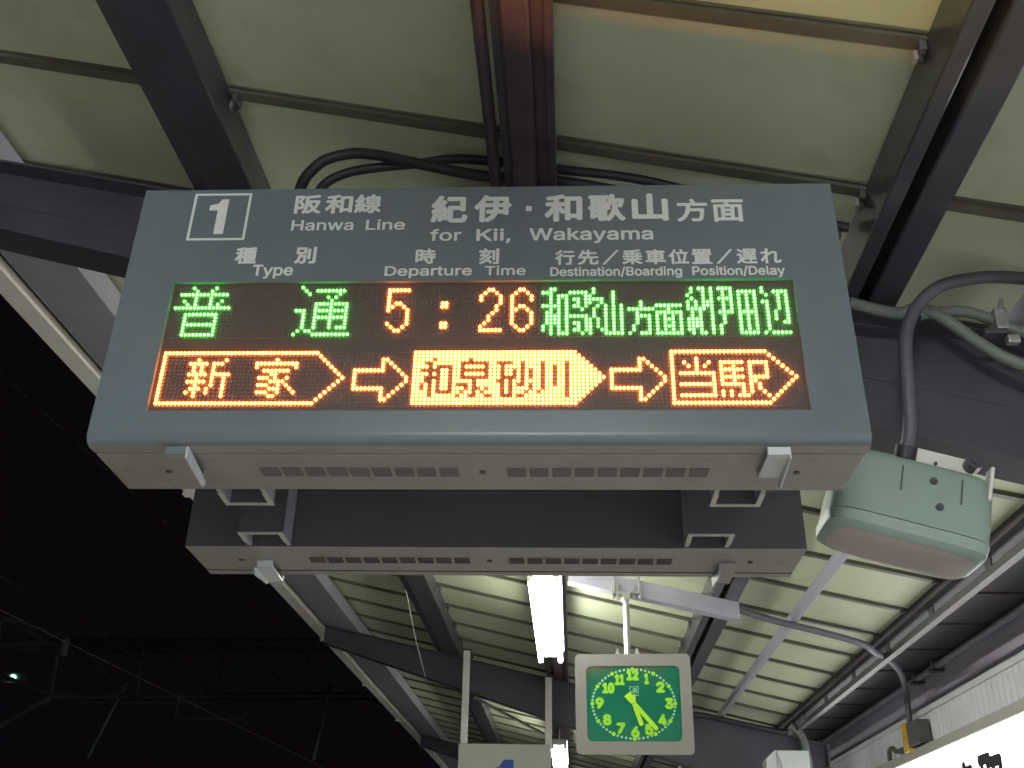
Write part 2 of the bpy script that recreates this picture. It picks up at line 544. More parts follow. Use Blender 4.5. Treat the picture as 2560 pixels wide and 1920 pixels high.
glyph('five', 'o', 0, {1: R(56, 61), 2: [56], 3: [56], 4: [56], 5: [56, 58, 59], 6: [56, 57, 60], 7: [56, 61], 8: [61], 9: [61], 10: [61], 11: [56, 61], 12: [57, 60], 13: [58, 59]})
glyph('colon_up', 'o', 0, {5: [70, 71], 6: [70, 71]})
glyph('colon_low', 'o', 0, {11: [70, 71], 12: [70, 71]})
glyph('two', 'o', 0, {1: [82, 83], 2: [81, 84], 3: [80, 85], 4: [80, 85], 5: [85], 6: [84], 7: [84], 8: [83], 9: [82], 10: [82], 11: [81], 12: [80], 13: R(80, 85)})
glyph('six', 'o', 0, {1: [90, 91], 2: [89, 92], 3: [88, 93], 4: [88, 93], 5: [88], 6: [88, 90, 91], 7: [88, 89, 92], 8: [88, 93], 9: [88, 93], 10: [88, 93], 11: [88, 93], 12: [89, 92], 13: [90, 91]})
glyph('wa', 'g', 0, {1: [98, 99], 2: [96, 97, 98], 3: [98, 100, 101, 102], 4: [98, 100, 102], 5: [98, 100, 102], 6: [96, 97, 98, 99, 100, 102], 7: [98, 100, 102], 8: [97, 98, 100, 102], 9: [97, 98, 99, 100, 102], 10: [97, 98, 99, 100, 102], 11: [97, 98, 99, 100, 102], 12: [96, 98, 100, 102], 13: [96, 98, 100, 102], 14: [98, 100, 101, 102]})
glyph('ka', 'g', 0, {1: [109], 2: R(103, 107) + [109], 3: [107, 108], 4: [104, 105, 107, 108, 109, 110, 111], 5: [105, 107, 108, 111], 6: [104, 105, 107, 110], 7: [106, 109], 8: [109], 9: R(103, 107) + [109], 10: [107, 108, 110], 11: [104, 105, 107, 108, 110], 12: [105, 107, 108, 110], 13: [104, 105, 107, 108, 111], 14: [106, 108]})
glyph('yama', 'g', 0, {**{r: [114] for r in range(2, 6)}, **{r: [112, 114, 116] for r in range(6, 14)}, 14: R(112, 116)})
glyph('hou', 'g', 0, {5: [121], 6: [121], 7: R(118, 124), 8: [120], 9: R(120, 123), 10: [120, 123], 11: [120, 123], 12: [119, 123], 13: [119, 123], 14: [118, 121, 122, 123]})
glyph('men', 'g', 0, {6: R(125, 131), 7: [128], 8: R(125, 131), 9: [125, 127, 129, 131], 10: [125, 127, 128, 129, 131], 11: [125, 127, 129, 131], 12: [125, 127, 128, 129, 131], 13: [125, 127, 129, 131], 14: R(125, 131)})
glyph('ki', 'g', 0, {1: [134, 136, 137], 2: [134, 137], 3: [133, 137], 4: [134, 137], 5: [133, 135, 137, 138], 6: [133, 135, 137, 138], 7: R(133, 137), 8: [134, 136], 9: [134, 136], 10: R(133, 136), 11: R(133, 136), 12: R(133, 136), 13: [133, 134, 136], 14: [134, 136, 137]})
glyph('i', 'g', 0, {1: [139] + R(141, 144), 2: [139, 142, 144], 3: [139, 142, 144], 4: [139] + R(141, 144), 5: [139, 142, 144], 6: [139, 142, 144], 7: [139, 142, 144], 8: [139] + R(141, 144), 9: [139, 142], 10: [139, 142], 11: [139, 142], 12: [139, 141], 13: [139, 141], 14: [139, 141]})
glyph('ta', 'g', 0, {2: R(146, 150), **{r: [146, 148, 150] for r in (3, 4, 5, 6, 7, 9, 10, 11, 12, 13)}, 8: R(146, 150), 14: R(146, 150)})
glyph('nabe', 'g', 0, {1: [152], 2: [152] + R(155, 158), 3: [153, 156, 158], 4: [156, 158], 5: [152, 153, 156, 158], 6: [153, 156, 158], 7: [153, 156, 158], 8: [153, 155, 158], 9: [153, 155, 158], 10: [153, 155, 158], 11: [153, 157, 158], 12: [153], 13: [153], 14: [152] + R(154, 158)})
def tag_outline(a, e):
    d = {0: R(a, e), 14: R(a, e)}
    for r in range(1, 14):
        d[r] = [a, e + r if r <= 7 else e + 14 - r]
    return d
glyph('tag_one', 'o', 1, tag_outline(0, 39))
glyph('shin', 'o', 1, {2: [9, 16], 3: R(7, 11) + [13, 14, 15], 4: [8, 10, 13], 5: [8, 10, 13], 6: R(7, 11) + R(13, 17), 7: [9, 13, 16], 8: R(7, 11) + [13, 16], 9: [9, 13, 16], 10: [8, 9, 10, 12, 16], 11: [7, 9, 12, 16], 12: [9, 16]})
glyph('ie', 'o', 1, {2: [29], 3: R(24, 34), 4: [24, 34], 5: R(26, 32), 6: [28, 29], 7: [25, 26, 27, 29, 32], 8: [28, 29, 30, 31], 9: [25, 26, 27, 30, 32], 10: [28, 29, 30, 33], 11: [25, 26, 27, 30, 34], 12: [28, 29]})
def arrow(a):
    d = {5: R(a, a + 7), 10: R(a, a + 7), 2: [a + 7, a + 8], 13: [a + 7, a + 8], 3: [a + 7, a + 9], 4: [a + 7, a + 10], 11: [a + 7, a + 10], 12: [a + 7, a + 9]}
    d[5] = d[5] + [a + 11]; d[10] = d[10] + [a + 11]
    d[6] = [a, a + 12]; d[7] = [a, a + 13]; d[8] = [a, a + 13]; d[9] = [a, a + 12]
    return d
glyph('arrow_one', 'o', 1, arrow(49))
OFF = {2: [69, 78], 3: [67, 68] + R(76, 82) + [85, 86, 87, 88, 91, 96, 102], 4: [68, 70, 71, 72, 73, 76, 82, 86, 91, 96, 99, 102],
       5: [66, 67, 68, 69, 70, 73] + R(76, 82) + [86, 89, 91, 93, 96, 99, 102], 6: [68, 70, 73, 76, 82, 86, 89, 91, 93, 96, 99, 102],
       7: [67, 68, 69, 70, 73] + R(76, 82) + [86, 87, 88, 89, 91, 93, 96, 99, 102], 8: [67, 68, 70, 73, 79, 85, 86, 88, 91, 96, 99, 102],
       9: [66, 68, 70, 73, 75, 76, 77, 79, 86, 88, 90, 91, 93, 96, 99, 102], 10: [66, 68, 70, 73, 77, 79, 80, 82, 86, 88, 93, 96, 102],
       11: [68, 70, 71, 72, 73, 76, 79, 81, 86, 88, 92, 95, 102], 12: [68, 75, 78, 79, 82, 83, 86, 87, 88, 90, 91, 102]}
fl = {}
for r in range(15):
    e = 104 + (r if r <= 7 else 14 - r)
    fl[r] = [c for c in range(64, e + 1) if c not in OFF.get(r, [])]
glyph('tag_two', 'o', 1, fl)
glyph('arrow_two', 'o', 1, arrow(113))
glyph('tag_three', 'o', 1, tag_outline(128, 151))
glyph('tou', 'o', 1, {2: [134], 3: [131, 134, 137], 4: [132, 134, 136], 5: [134], 6: R(130, 138), 7: [138], 8: [138], 9: R(130, 138), 10: [138], 11: [138], 12: R(130, 138)})
glyph('eki', 'o', 1, {3: R(140, 145) + R(147, 151), 4: [140, 143, 147, 151], 5: R(140, 145) + [147, 151], 6: [140, 143, 147, 151], 7: R(140, 145) + R(147, 151), 8: [140, 143, 147, 148], 9: R(140, 145) + [147, 149], 10: [145, 147, 149], 11: [140, 142, 145, 147, 150], 12: [140, 142, 144, 145, 146, 151]})

BW, BH, BD = 0.90, 0.743, 0.275
board = thing('departure_board', 'grey hanging departure board with green and amber LED text facing the camera', 'departure board', group='departure boards hung back to back')
# door frame with the window cut out, its lower edge rounded
WX0, WX1, WZ0, WZ1, WD = -0.772, 0.772, 0.083, 0.446, 0.010
b = MB()
xs = (-BW, WX0, WX1, BW); zs = (0.026, WZ0, WZ1, BH)
for i in range(3):
    for j in range(3):
        if i == 1 and j == 1: continue
        b.add([(xs[i], 0, zs[j]), (xs[i + 1], 0, zs[j]), (xs[i + 1], 0, zs[j + 1]), (xs[i], 0, zs[j + 1])], [(0, 1, 2, 3)], 'board')
b.add([(WX0, 0, WZ0), (WX1, 0, WZ0), (WX1, 0, WZ1), (WX0, 0, WZ1), (WX0, WD, WZ0), (WX1, WD, WZ0), (WX1, WD, WZ1), (WX0, WD, WZ1)],
      [(0, 1, 5, 4), (1, 2, 6, 5), (2, 3, 7, 6), (3, 0, 4, 7)], 'board')
arc = [(0.026 * (1 - math.cos(t)), 0.026 * (1 - math.sin(t))) for t in [PI / 2 * k / 10 for k in range(11)]]
for i in range(10):
    (ya, za), (yb, zb_) = arc[i], arc[i + 1]
    b.add([(-BW, ya, za), (BW, ya, za), (BW, yb, zb_), (-BW, yb, zb_)], [(0, 1, 2, 3)], 'board' if i < 8 else 'board_under')
b.add([(-BW, 0.026, 0), (BW, 0.026, 0), (BW, 0.056, 0), (-BW, 0.056, 0)], [(0, 1, 2, 3)], 'board_under')
side = [(0.0, BH)] + arc + [(0.056, 0.0), (0.056, BH)]
for x in (-BW, BW):
    b.add([(x, p, z) for p, z in side], [tuple(range(len(side)))], 'board')
b.add([(-BW, 0, BH), (BW, 0, BH), (BW, 0.056, BH), (-BW, 0.056, BH)], [(0, 1, 2, 3)], 'board')
b.add([(-BW, 0.056, 0), (BW, 0.056, 0), (BW, 0.056, BH), (-BW, 0.056, BH)], [(0, 1, 2, 3)], 'vent')
fr = b.build('front_frame', board, smooth=True)
b = MB(); b.box(-BW + 0.004, BW - 0.004, 0.0562, 0.0628, 0.020, BH - 0.008, 'rubber'); b.build('door_seal', board)
b = MB()
b.box(-BW, BW, 0.063, BD, 0.0, BH, 'board_under', bev=0.002)
hs = b.build('housing', board)
hs.data.materials.append(M['board_back'])
for p in hs.data.polygons:                                   # the back and the sides wear the dark steel paint
    if p.normal.y > 0.5 or abs(p.normal.x) > 0.5:
        p.material_index = 1
# vents, screws
for g, xa in ((0, -0.5265), (1, 0.0725)):
    for k in range(9):
        x = xa + 0.0545 * k
        b = MB()
        b.add([(x, 0.139, -0.001), (x + 0.045, 0.139, -0.001), (x + 0.045, 0.186, -0.001), (x, 0.186, -0.001)], [(0, 1, 2, 3)], 'louvre')
        for q in range(6):
            y = 0.1405 + 0.0077 * q
            b.prism([(y, -0.0012), (y + 0.0042, -0.0012), (y + 0.0042, -0.004), (y + 0.001, -0.0026)], 'x', x, x + 0.045, 'louvre')
        b.build('vent', board)
for x in (-0.757, 0.0125, 0.763):
    b = MB(); b.tube([(x, 0.162, 0.0), (x, 0.162, -0.003)], 0.008, 'vent', 10); b.build('screw', board)
# latches: folded plates that hook under the door
for x, t in ((-0.690, -0.3), (0.692, 0.12)):
    b = MB()
    w = 0.024
    pr = [(0.018, -0.0015), (0.018, -0.020), (0.030, -0.024), (0.150, -0.020), (0.162, -0.006), (0.162, -0.0015), (0.150, -0.0015), (0.148, -0.014), (0.030, -0.018), (0.024, -0.0015)]
    b.prism(pr, 'x', x - w, x + w, 'latch' if x > 0 else 'board_under')
    b.add([(x + w, 0.018, -0.020), (x + w + 0.003, 0.018, -0.020), (x + w + 0.003, 0.150, -0.034), (x + w, 0.150, -0.034)], [(0, 1, 2, 3)], 'latch')
    b.box(x - w, x + w, 0.015, 0.018, -0.022, -0.004, 'latch' if x > 0 else 'board')
    b.prism([(0.018, -0.0015), (0.018, -0.030), (0.150, -0.046), (0.164, -0.036), (0.164, -0.026), (0.040, -0.0015)], 'x', x + w, x + w + 0.004, 'latch')  # side plate in the paler tone, its light painted in
    b.build('latch', board)
# the LED display
PX, PZ = 0.00955, 0.00982
CX0 = -0.7575
LZ = (0.4345, 0.2445)
panel = MB()
panel.add([(WX0, WD, WZ0), (WX1, WD, WZ0), (WX1, WD, WZ1), (WX0, WD, WZ1)], [(0, 1, 2, 3)], 'panel')
panel = panel.build('led_panel', board)
lit = set()
for nm, (c, ln, rows) in GL.items():
    for r, cs in rows.items():
        for k in cs: lit.add((ln, r, k))
b = MB()
for ln in (0, 1):
    for r in range(16):
        for k in range(160):
            if (ln, r, k) not in lit:
                b.dome(CX0 + PX * k, WD, LZ[ln] - PZ * r, 0.0028, 0.0016, 'lens_off', 6)
b.build('unlit_lamps', panel, fix=False)
NAMES = {'arrow_one': 'led_arrow', 'arrow_two': 'led_arrow', 'tag_one': 'led_outline', 'tag_three': 'led_outline', 'tag_two': 'led_block', 'colon_up': 'led_colon_point', 'colon_low': 'led_colon_point'}
for nm, (c, ln, rows) in GL.items():
    b = MB()
    for r, cs in rows.items():
        for k in cs:
            b.dome(CX0 + PX * k, WD, LZ[ln] - PZ * r, 0.0035 if c == 'g' else 0.0039, 0.0046, 'led_g' if c == 'g' else 'led_o', 8)
    o = b.build(NAMES.get(nm, 'led_character'), board, fix=False)
    o['label'] = {'g': 'glowing green dot matrix character', 'o': 'glowing amber dot matrix sign'}[c]
# printed heading
def T(body, x0, x1, z0, z1, off=0.036, sp=1.0):
    return text_obj('lettering', body, x0, x1, z0, z1, -0.0012, 'letter', board, off, spacing=sp)
b = MB()
bx0, bx1, bz0, bz1, t = -0.7635, -0.6110, 0.5765, 0.7295, 0.0068
for (x0, x1, z0, z1) in ((bx0, bx1, bz0, bz0 + t), (bx0, bx1, bz1 - t, bz1), (bx0, bx0 + t, bz0 + t, bz1 - t), (bx1 - t, bx1, bz0 + t, bz1 - t)):
    b.add([(x0, -0.0012, z0), (x1, -0.0012, z0), (x1, -0.0012, z1), (x0, -0.0012, z1)], [(0, 1, 2, 3)], 'letter')
pl = [(-0.6700, 0.5965), (-0.6700, 0.7100), (-0.6885, 0.7100), (-0.6960, 0.6960), (-0.7180, 0.6900), (-0.7180, 0.6735), (-0.6955, 0.6735), (-0.6955, 0.5965)]
b.add([(x, -0.0012, z) for x, z in pl], [tuple(range(len(pl)))[::-1]], 'letter')
b.build('platform_numeral', board)
T('阪', -0.4930, -0.4220, 0.6590, 0.7215); T('和', -0.4120, -0.3400, 0.6590, 0.7215); T('線', -0.3350, -0.2640, 0.6590, 0.7215)
T('Hanwa', -0.4935, -0.3315, 0.6045, 0.6390, 0.030); T('Line', -0.2990, -0.1975, 0.6045, 0.6390, 0.030)
T('種', -0.6265, -0.5710, 0.5010, 0.5535); T('別', -0.4730, -0.4180, 0.5005, 0.5530)
T('Type', -0.5760, -0.4715, 0.4555, 0.4985, 0.030)
for ch, a, e in (('紀', -0.1330, -0.0370), ('伊', -0.0210, 0.0760), ('和', 0.1615, 0.2590), ('歌', 0.2740, 0.3700), ('山', 0.3860, 0.4790)):
    T(ch, a, e, 0.6260, 0.7150, 0.042)
b = MB(); b.add([(0.1135, -0.0012, 0.6610), (0.1285, -0.0012, 0.6610), (0.1285, -0.0012, 0.6775), (0.1135, -0.0012, 0.6775)], [(0, 1, 2, 3)], 'letter'); b.build('lettering', board)
T('方', 0.5000, 0.5790, 0.6220, 0.6960, 0.030); T('面', 0.5900, 0.6710, 0.6210, 0.6930, 0.030)
T('for', -0.1310, -0.0500, 0.5680, 0.6060, 0.030); T('Kii,', -0.0120, 0.0760, 0.5590, 0.6060, 0.030); T('Wakayama', 0.1230, 0.4370, 0.5570, 0.6060, 0.030)
T('時', -0.1640, -0.1120, 0.4970, 0.5445); T('刻', -0.0030, 0.0480, 0.4945, 0.5440)
T('Departure', -0.2390, -0.0190, 0.4535, 0.4910, 0.030); T('Time', 0.0130, 0.1155, 0.4605, 0.4900, 0.030)
for ch, a, e in (('行', 0.1885, 0.2380), ('先', 0.2455, 0.2975), ('乗', 0.3560, 0.4075), ('車', 0.4140, 0.4650), ('位', 0.4715, 0.5225), ('置', 0.5290, 0.5800), ('遅', 0.6400, 0.6910), ('れ', 0.6990, 0.7500)):
    T(ch, a, e, 0.4905, 0.5365, 0.030)
for xa in (0.3060, 0.5890):
    b = MB(); b.add([(xa, -0.0012, 0.4915), (xa + 0.007, -0.0012, 0.4915), (xa + 0.043, -0.0012, 0.5350), (xa + 0.036, -0.0012, 0.5350)], [(0, 1, 2, 3)], 'letter'); b.build('lettering', board)
T('Destination/Boarding', 0.1765, 0.5030, 0.4495, 0.4850, 0.028); T('Position/Delay', 0.5280, 0.7550, 0.4495, 0.4850, 0.028)
b = MB(); b.box(-BW + 0.01, BW - 0.01, BD, BD + 0.005, 0.168, 0.176, 'steel_mid'); b.build('back_ledge', board)
# hanging channels on the back, and the arms that carry them to the rafter
for x in (-0.615, 0.650):
    b = MB()
    w = 0.0635
    b.box(x - w, x + w, BD + 0.098, BD + 0.110, 0.004, 0.93, 'board_back')
    b.box(x - w, x - w + 0.012, BD + 0.001, BD + 0.098, 0.004, 0.93, 'steel_pale')
    b.box(x + w - 0.012, x + w, BD + 0.001, BD + 0.098, 0.004, 0.93, 'steel_pale')
    b.box(x - w - 0.001, x + w + 0.001, BD + 0.097, BD + 0.111, 0.001, 0.004, 'frame')  # pale end caps paint in the lit lower edges of the channel
    for xa, xb in ((x - w - 0.001, x - w + 0.013), (x + w - 0.013, x + w + 0.001)):
        b.box(xa, xb, BD + 0.030, BD + 0.097, 0.001, 0.004, 'frame')
    b.build('hanger_channel', board)
    b = MB(); b.box(x - 0.03, x + 0.03, BD + 0.112, BD + 0.212, 0.86, 0.92, 'steel'); b.build('hanger_arm', board)
Mb = Euler((-0.02826, 0.00037, 0.01327), 'XYZ').to_matrix()
O = Vector((-0.2212, 2.1261, 2.5423))
board.location = O
board.rotation_euler = Mb.to_euler()
board2 = copy_tree(board)
board2['label'] = 'second departure board behind the first, only its dark back and underside showing'
for ch in kids(board2):                                       # its display is dimmed to weaken its reflection in the clock dial
    if ch.name.startswith('led_') and not ch.name.startswith('led_panel'):
        ch.data = ch.data.copy()
        ch.data.materials[0] = M['led_g_dim' if ch.data.materials[0] == M['led_g'] else 'led_o_dim']
board2.location = O + Mb @ Vector((0.004, 0.709 + BD, 0.003))
board2.rotation_euler = (Mb @ Matrix.Rotation(PI, 3, 'Z')).to_euler()

# ------------------------------------------------------------------ fluorescent lights in a row under the ridge purlin
LX, LZt = -0.175, 3.47
lamp = thing('fluorescent_light', 'twin tube fluorescent light glowing white under the board, left of the clock pole', 'ceiling light', (LX, 7.55, LZt), 'fluorescent lights under the canopy')
b = MB()
b.prism([(-0.055, 0.03), (-0.115, 0.085), (-0.115, 0.10), (0.115, 0.10), (0.115, 0.085), (0.055, 0.03)], 'y', -1.22, 1.22, 'white_paint')
b.build('lamp_body', lamp)
for x in (-0.082, 0.082):
    b = MB()
    b.tube([(x, -1.20, 0), (x, 0, 0), (x, 1.20, 0)], 0.019, 'tube', 14)
    t_ = b.build('lamp_tube', lamp, True)
    for y in (-1.215, 1.215):
        b = MB()
        b.box(x - 0.02, x + 0.02, y - 0.014, y + 0.014, -0.022, 0.07, 'white_paint', bev=0.004)
        b.build('lamp_holder', lamp)
for y in (-0.8, 0.8):
    b = MB(); b.tube([(0, y, 0.10), (0, y, 0.31)], 0.012, 'galv', 10); b.build('hanger_rod', lamp)
for y, lb, near in ((15.20, 'far fluorescent light glowing beside the lower left corner of the clock', 0),
              (4.98, 'fluorescent light in line with the one beside the clock pole, hidden behind the boards', 0),
              (-1.95, 'nearest fluorescent light of the row, above and behind the camera', 1),
              (-4.55, 'fluorescent light in line behind the nearest one, behind the camera', 1),
              (23.0, 'third fluorescent light of the row, farther along the canopy', 0), (30.8, 'farthest fluorescent light of the row under the canopy', 0)):
    c = copy_tree(lamp)
    c.location = (LX, y, LZt)
    c['label'] = lb
    if near:
        for ch in kids(c):
            if ch.name.startswith('lamp_tube'):
                ch.data = ch.data.copy()
                ch.data.materials[0] = M['tube_near']

# ------------------------------------------------------------------ clock and the channel that carries it
b = MB()
def chan(x0, x1, ya, yb_, dz, h):
    b.box(x0, x1, ya, ya + 0.006, ZB + dz - h, ZB + dz, 'steel_pale', S)
    b.box(x0, x1, ya + 0.006, yb_, ZB + dz - h, ZB + dz - h + 0.006, 'steel_pale', S)
    b.box(x0, x1, ya + 0.006, yb_, ZB + dz - 0.006, ZB + dz, 'steel_pale', S)
chan(-0.02, 1.13, 6.88, 6.98, -0.002, 0.115)
beam = b.build('mounting_channel')
tag(beam, 'pale lilac steel channel across two purlins above the clock', 'steel channel')
clock = thing('station_clock', 'square grey clock with green dial hanging from a pole, showing about 5:24', 'clock', (0.395, 6.80, 2.782))
hw, hh, dp = 0.372, 0.308, 0.19
def rrect(x0, x1, z0, z1, r, n=5):
    pts = []
    for cx, cz, a in ((x1 - r, z1 - r, 0), (x0 + r, z1 - r, 90), (x0 + r, z0 + r, 180), (x1 - r, z0 + r, 270)):
        for k in range(n + 1):
            t = math.radians(a + 90 * k / n)
            pts.append((cx + r * math.cos(t), cz + r * math.sin(t)))
    return pts
b = MB()
out = rrect(-hw, hw, -hh, hh, 0.030); inn = rrect(-hw + 0.072, hw - 0.072, -hh + 0.078, hh - 0.075, 0.035)
n = len(out)
b.add([(x, 0, z) for x, z in out] + [(x, 0, z) for x, z in inn] + [(x, 0.012, z) for x, z in inn] + [(x, dp, z) for x, z in out],
      [(i, (i + 1) % n, n + (i + 1) % n, n + i) for i in range(n)] + [(n + i, n + (i + 1) % n, 2 * n + (i + 1) % n, 2 * n + i) for i in range(n)]
      + [(i, (i + 1) % n, 3 * n + (i + 1) % n, 3 * n + i) for i in range(n)] + [tuple(range(3 * n, 4 * n))], 'clock_case')
case = b.build('clock_case', clock)
b = MB(); b.add([(x, 0.011, z) for x, z in inn], [tuple(range(n))], 'dial'); dial = b.build('clock_dial', clock)
kx, kz = 0.744 / 1460, 0.616 / 1250            # metres per pixel of the close-up the dial was measured on
def dpt(px, py): return ((px - 1112) * kx, (800 - py) * kz + 0.0)
for s_, px, py in (('12', 1110, 440), ('1', 1285, 490), ('2', 1455, 595), ('3', 1555, 800), ('4', 1465, 1000), ('5', 1295, 1120), ('6', 1122, 1150), ('7', 945, 1105), ('8', 775, 1000), ('9', 685, 792), ('10', 800, 605), ('11', 945, 500)):
    x, z = dpt(px, py)
    w = {'1': 0.030, '11': 0.064, '12': 0.080, '10': 0.080}.get(s_, 0.056)
    text_obj('numeral', s_, x - w / 2, x + w / 2, z - 0.035, z + 0.035, 0.0098, 'lime', dial, 0.10)
b = MB()
for k in range(60):
    a = 2 * PI * k / 60
    x, z = 0.264 * math.sin(a), 0.213 * math.cos(a)
    r = 0.0135 if k % 5 == 0 else 0.0084
    b.add([(x + r * math.cos(2 * PI * q / 10), 0.0098, z + r * math.sin(2 * PI * q / 10)) for q in range(10)], [tuple(range(10))], 'lime' if k % 5 == 0 else 'pale_green')
b.build('minute_dots', dial)
b = MB()
x0, z0 = dpt(1125, 640)
for (xa, xb, za, zb_) in ((-0.028, 0.028, 0.022, 0.026), (-0.028, 0.028, -0.026, -0.030), (-0.028, -0.024, -0.022, 0.030), (0.024, 0.028, -0.022, 0.030)):
    b.add([(x0 + xa, 0.0098, z0 + za), (x0 + xb, 0.0098, z0 + za), (x0 + xb, 0.0098, z0 + zb_), (x0 + xa, 0.0098, z0 + zb_)], [(0, 1, 2, 3)], 'pale_green')
b.build('emblem_border', dial)
text_obj('emblem', 'JR', x0 - 0.02, x0 + 0.02, z0 - 0.016, z0 + 0.016, 0.0098, 'pale_green', dial, 0.04)
def hand(name, tip, tail, wt, wb, wtail, y):
    a, c, t_ = Vector(dpt(1115, 795)), Vector(dpt(*tip)), Vector(dpt(*tail))
    d = (c - a).normalized(); nn = Vector((-d.y, d.x))
    e = (t_ - a).normalized(); ne = Vector((-e.y, e.x))
    pts = [c + nn * wt * 0.6 + d * 0.006, c + nn * wt, a + nn * wb, t_ - ne * wtail, t_ + ne * wtail, a - nn * wb, c - nn * wt, c - nn * wt * 0.6 + d * 0.006]
    q = MB()
    q.prism([(p.x, p.y) for p in pts], 'y', y - 0.003, y, 'lime_hand')
    q.build(name, dial)
hand('hour_hand', (1203, 1060), (1100, 690), 0.0145, 0.013, 0.020, 0.0085)
hand('minute_hand', (1390, 1112), (1035, 680), 0.0130, 0.014, 0.026, 0.0045)
b = MB(); b.tube([(-0.002, 0.004, 0), (-0.002, -0.002, 0)], 0.004, 'screw', 8); b.build('hand_pin', dial)
b = MB(); b.tube([(-0.022, 0.09, hh - 0.002), (-0.022, 0.09, hh + 0.405)], 0.021, 'galv', 16); b.build('clock_pole', clock, True)
b = MB()
b.tube([(-0.022, 0.03, hh + 0.405), (-0.022, 0.16, hh + 0.405)], 0.027, 'galv', 14)
b.box(-0.125, 0.085, 0.05, 0.16, hh + 0.425, hh + 0.437, 'galv')
for x in (-0.115, -0.075, 0.03, 0.075):
    b.tube([(x, 0.06, hh + 0.385), (x, 0.06, hh + 0.49)], 0.007, 'galv', 8)
    b.tube([(x, 0.06, hh + 0.395), (x, 0.06, hh + 0.412)], 0.013, 'galv', 6)
for x in (-0.10, 0.068):
    b.tube([(x, 0.05, hh + 0.43), (x, 0.05, hh + 0.60)], 0.008, 'galv', 8)
b.build('pole_bracket', clock)
b = MB()
for x in (-0.092, 0.036):
    b.tube([(x, 0.03, hh - 0.002), (x, 0.03, hh + 0.035)], 0.008, 'galv', 8)
    b.tube([(x, 0.03, hh), (x, 0.03, hh + 0.012)], 0.016, 'galv', 8)
b.build('case_bolts', clock)
b = MB(); b.tube([(-hw - 0.002, 0.02, -0.20), (-hw - 0.012, 0.02, -0.16), (-hw - 0.006, 0.02, -0.245)], 0.008, 'galv', 8); b.build('case_hook', clock)
for ch in kids(clock):                                        # the case leans forward on its pole
    if ch.name.split('.')[0] in ('clock_case', 'clock_dial', 'case_bolts', 'case_hook'):
        ch.rotation_euler = (math.radians(8.6), 0, math.radians(-3))

# ------------------------------------------------------------------ small platform number sign
ps = thing('platform_number_sign', 'pale sign with a blue numeral 1 hanging on two legs left of the clock', 'sign', (-0.62, 10.70, 3.06))
b = MB(); b.box(-0.515, 0.405, 0, 0.16, -0.62, 0.0, 'sign_grey', bev=0.006); b.build('sign_panel', ps)
b = MB()
pp = [(0.040, -0.53), (0.040, -0.150), (-0.058, -0.150), (-0.105, -0.215), (-0.165, -0.235), (-0.165, -0.295), (-0.070, -0.285), (-0.070, -0.53)]
b.add([(x, -0.002, z) for x, z in pp], [tuple(range(len(pp)))[::-1]], 'blue'); b.build('numeral', ps)
for x, h in ((-0.470, 0.93), (0.382, 0.66)):
    b = MB()
    b.box(x - 0.034, x + 0.034, 0.04, 0.10, 0.0, h, 'gutter', bev=0.004)
    b.box(x - 0.045, x + 0.045, 0.05, 0.30, h - 0.03, h + 0.02, 'screw')
    b.build('leg', ps)
b = MB(); b.tube([(0.46, 1.30, 0.30), (-0.40, 1.30, 0.72)], 0.016, 'galv', 8)
tag(b.build('brace_rod'), 'thin galvanised brace rod sloping behind the platform number sign', 'brace').location = (-0.72, 10.70, 3.02)

# ------------------------------------------------------------------ station building, lit name sign, boxes and pipes on the right
bd = thing('station_building', 'station building with lilac wall and pale ribbed cladding along the right edge', 'building', (2.9, 0, 0))
b = MB(); b.box(0.10, 3.0, Y0, Y1, 0, 3.45, 'wall'); b.build('wall', bd)
b = MB()
for k in range(int((34 + 2) / 0.1)):
    y = -2 + 0.1 * k
    b.prism([(0.008, y + 0.004), (-0.006, y + 0.012), (-0.006, y + 0.088), (0.008, y + 0.096), (0.1, y + 0.096), (0.1, y + 0.004)], 'z', 2.4, 3.075, 'siding')
b.build('ribbed_cladding', bd)
b = MB()
b.prism([(-0.022, 3.078), (-0.022, 3.118), (-0.010, 3.130), (0.10, 3.136), (0.10, 3.078)], 'y', -2, 34, 'siding')
b.build('cap_flashing', bd)
b = MB(); b.box(0.092, 0.10, 9.10, 9.20, 3.137, 3.42, 'wall'); b.build('wall_joint', bd)

ns = thing('station_name_sign', 'long backlit white station name sign with black characters on the right wall', 'sign', (2.9, 8.2, 2.2))
b = MB()
b.box(-0.10, -0.012, -4.2, 4.2, 0.545, 0.622, 'frame', bev=0.006)
b.box(-0.10, -0.012, -4.2, 4.2, -0.42, -0.34, 'frame', bev=0.006)
for y in (-4.2, 4.12):
    b.box(-0.10, -0.012, y, y + 0.08, -0.34, 0.545, 'frame')
b.build('sign_frame', ns)
b = MB(); b.box(-0.085, -0.012, -4.12, 4.12, -0.34, 0.545, 'sign_lit'); b.build('sign_face', ns)
for k, ch in enumerate('和泉鳥取'):
    ya = 0.995 - 0.50 * k
    text_obj('character', ch, ya, ya - 0.46, -0.05, 0.402, -0.088, 'sign_text', ns, 0.045, facing='x')

ub = thing('utility_box', 'pale grey utility box with a sloping hood on the column right of the clock', 'box', (1.96, 9.95, 2.55))
b = MB(); b.box(-0.10, 0.19, 0, 0.22, -0.3, 0.378, 'box', bev=0.008); b.build('box_door', ub)
b = MB(); b.prism([(-0.104, -0.3), (-0.104, 0.385), (-0.20, 0.30), (-0.20, -0.3)], 'y', 0.004, 0.22, 'box'); b.build('box_side', ub)
b = MB(); b.tube([(-0.085, -0.006, 0.34), (-0.06, -0.015, 0.27), (-0.05, -0.015, 0.2), (-0.07, -0.008, 0.12)], 0.016, 'box', 8); b.build('box_hinge', ub, True)

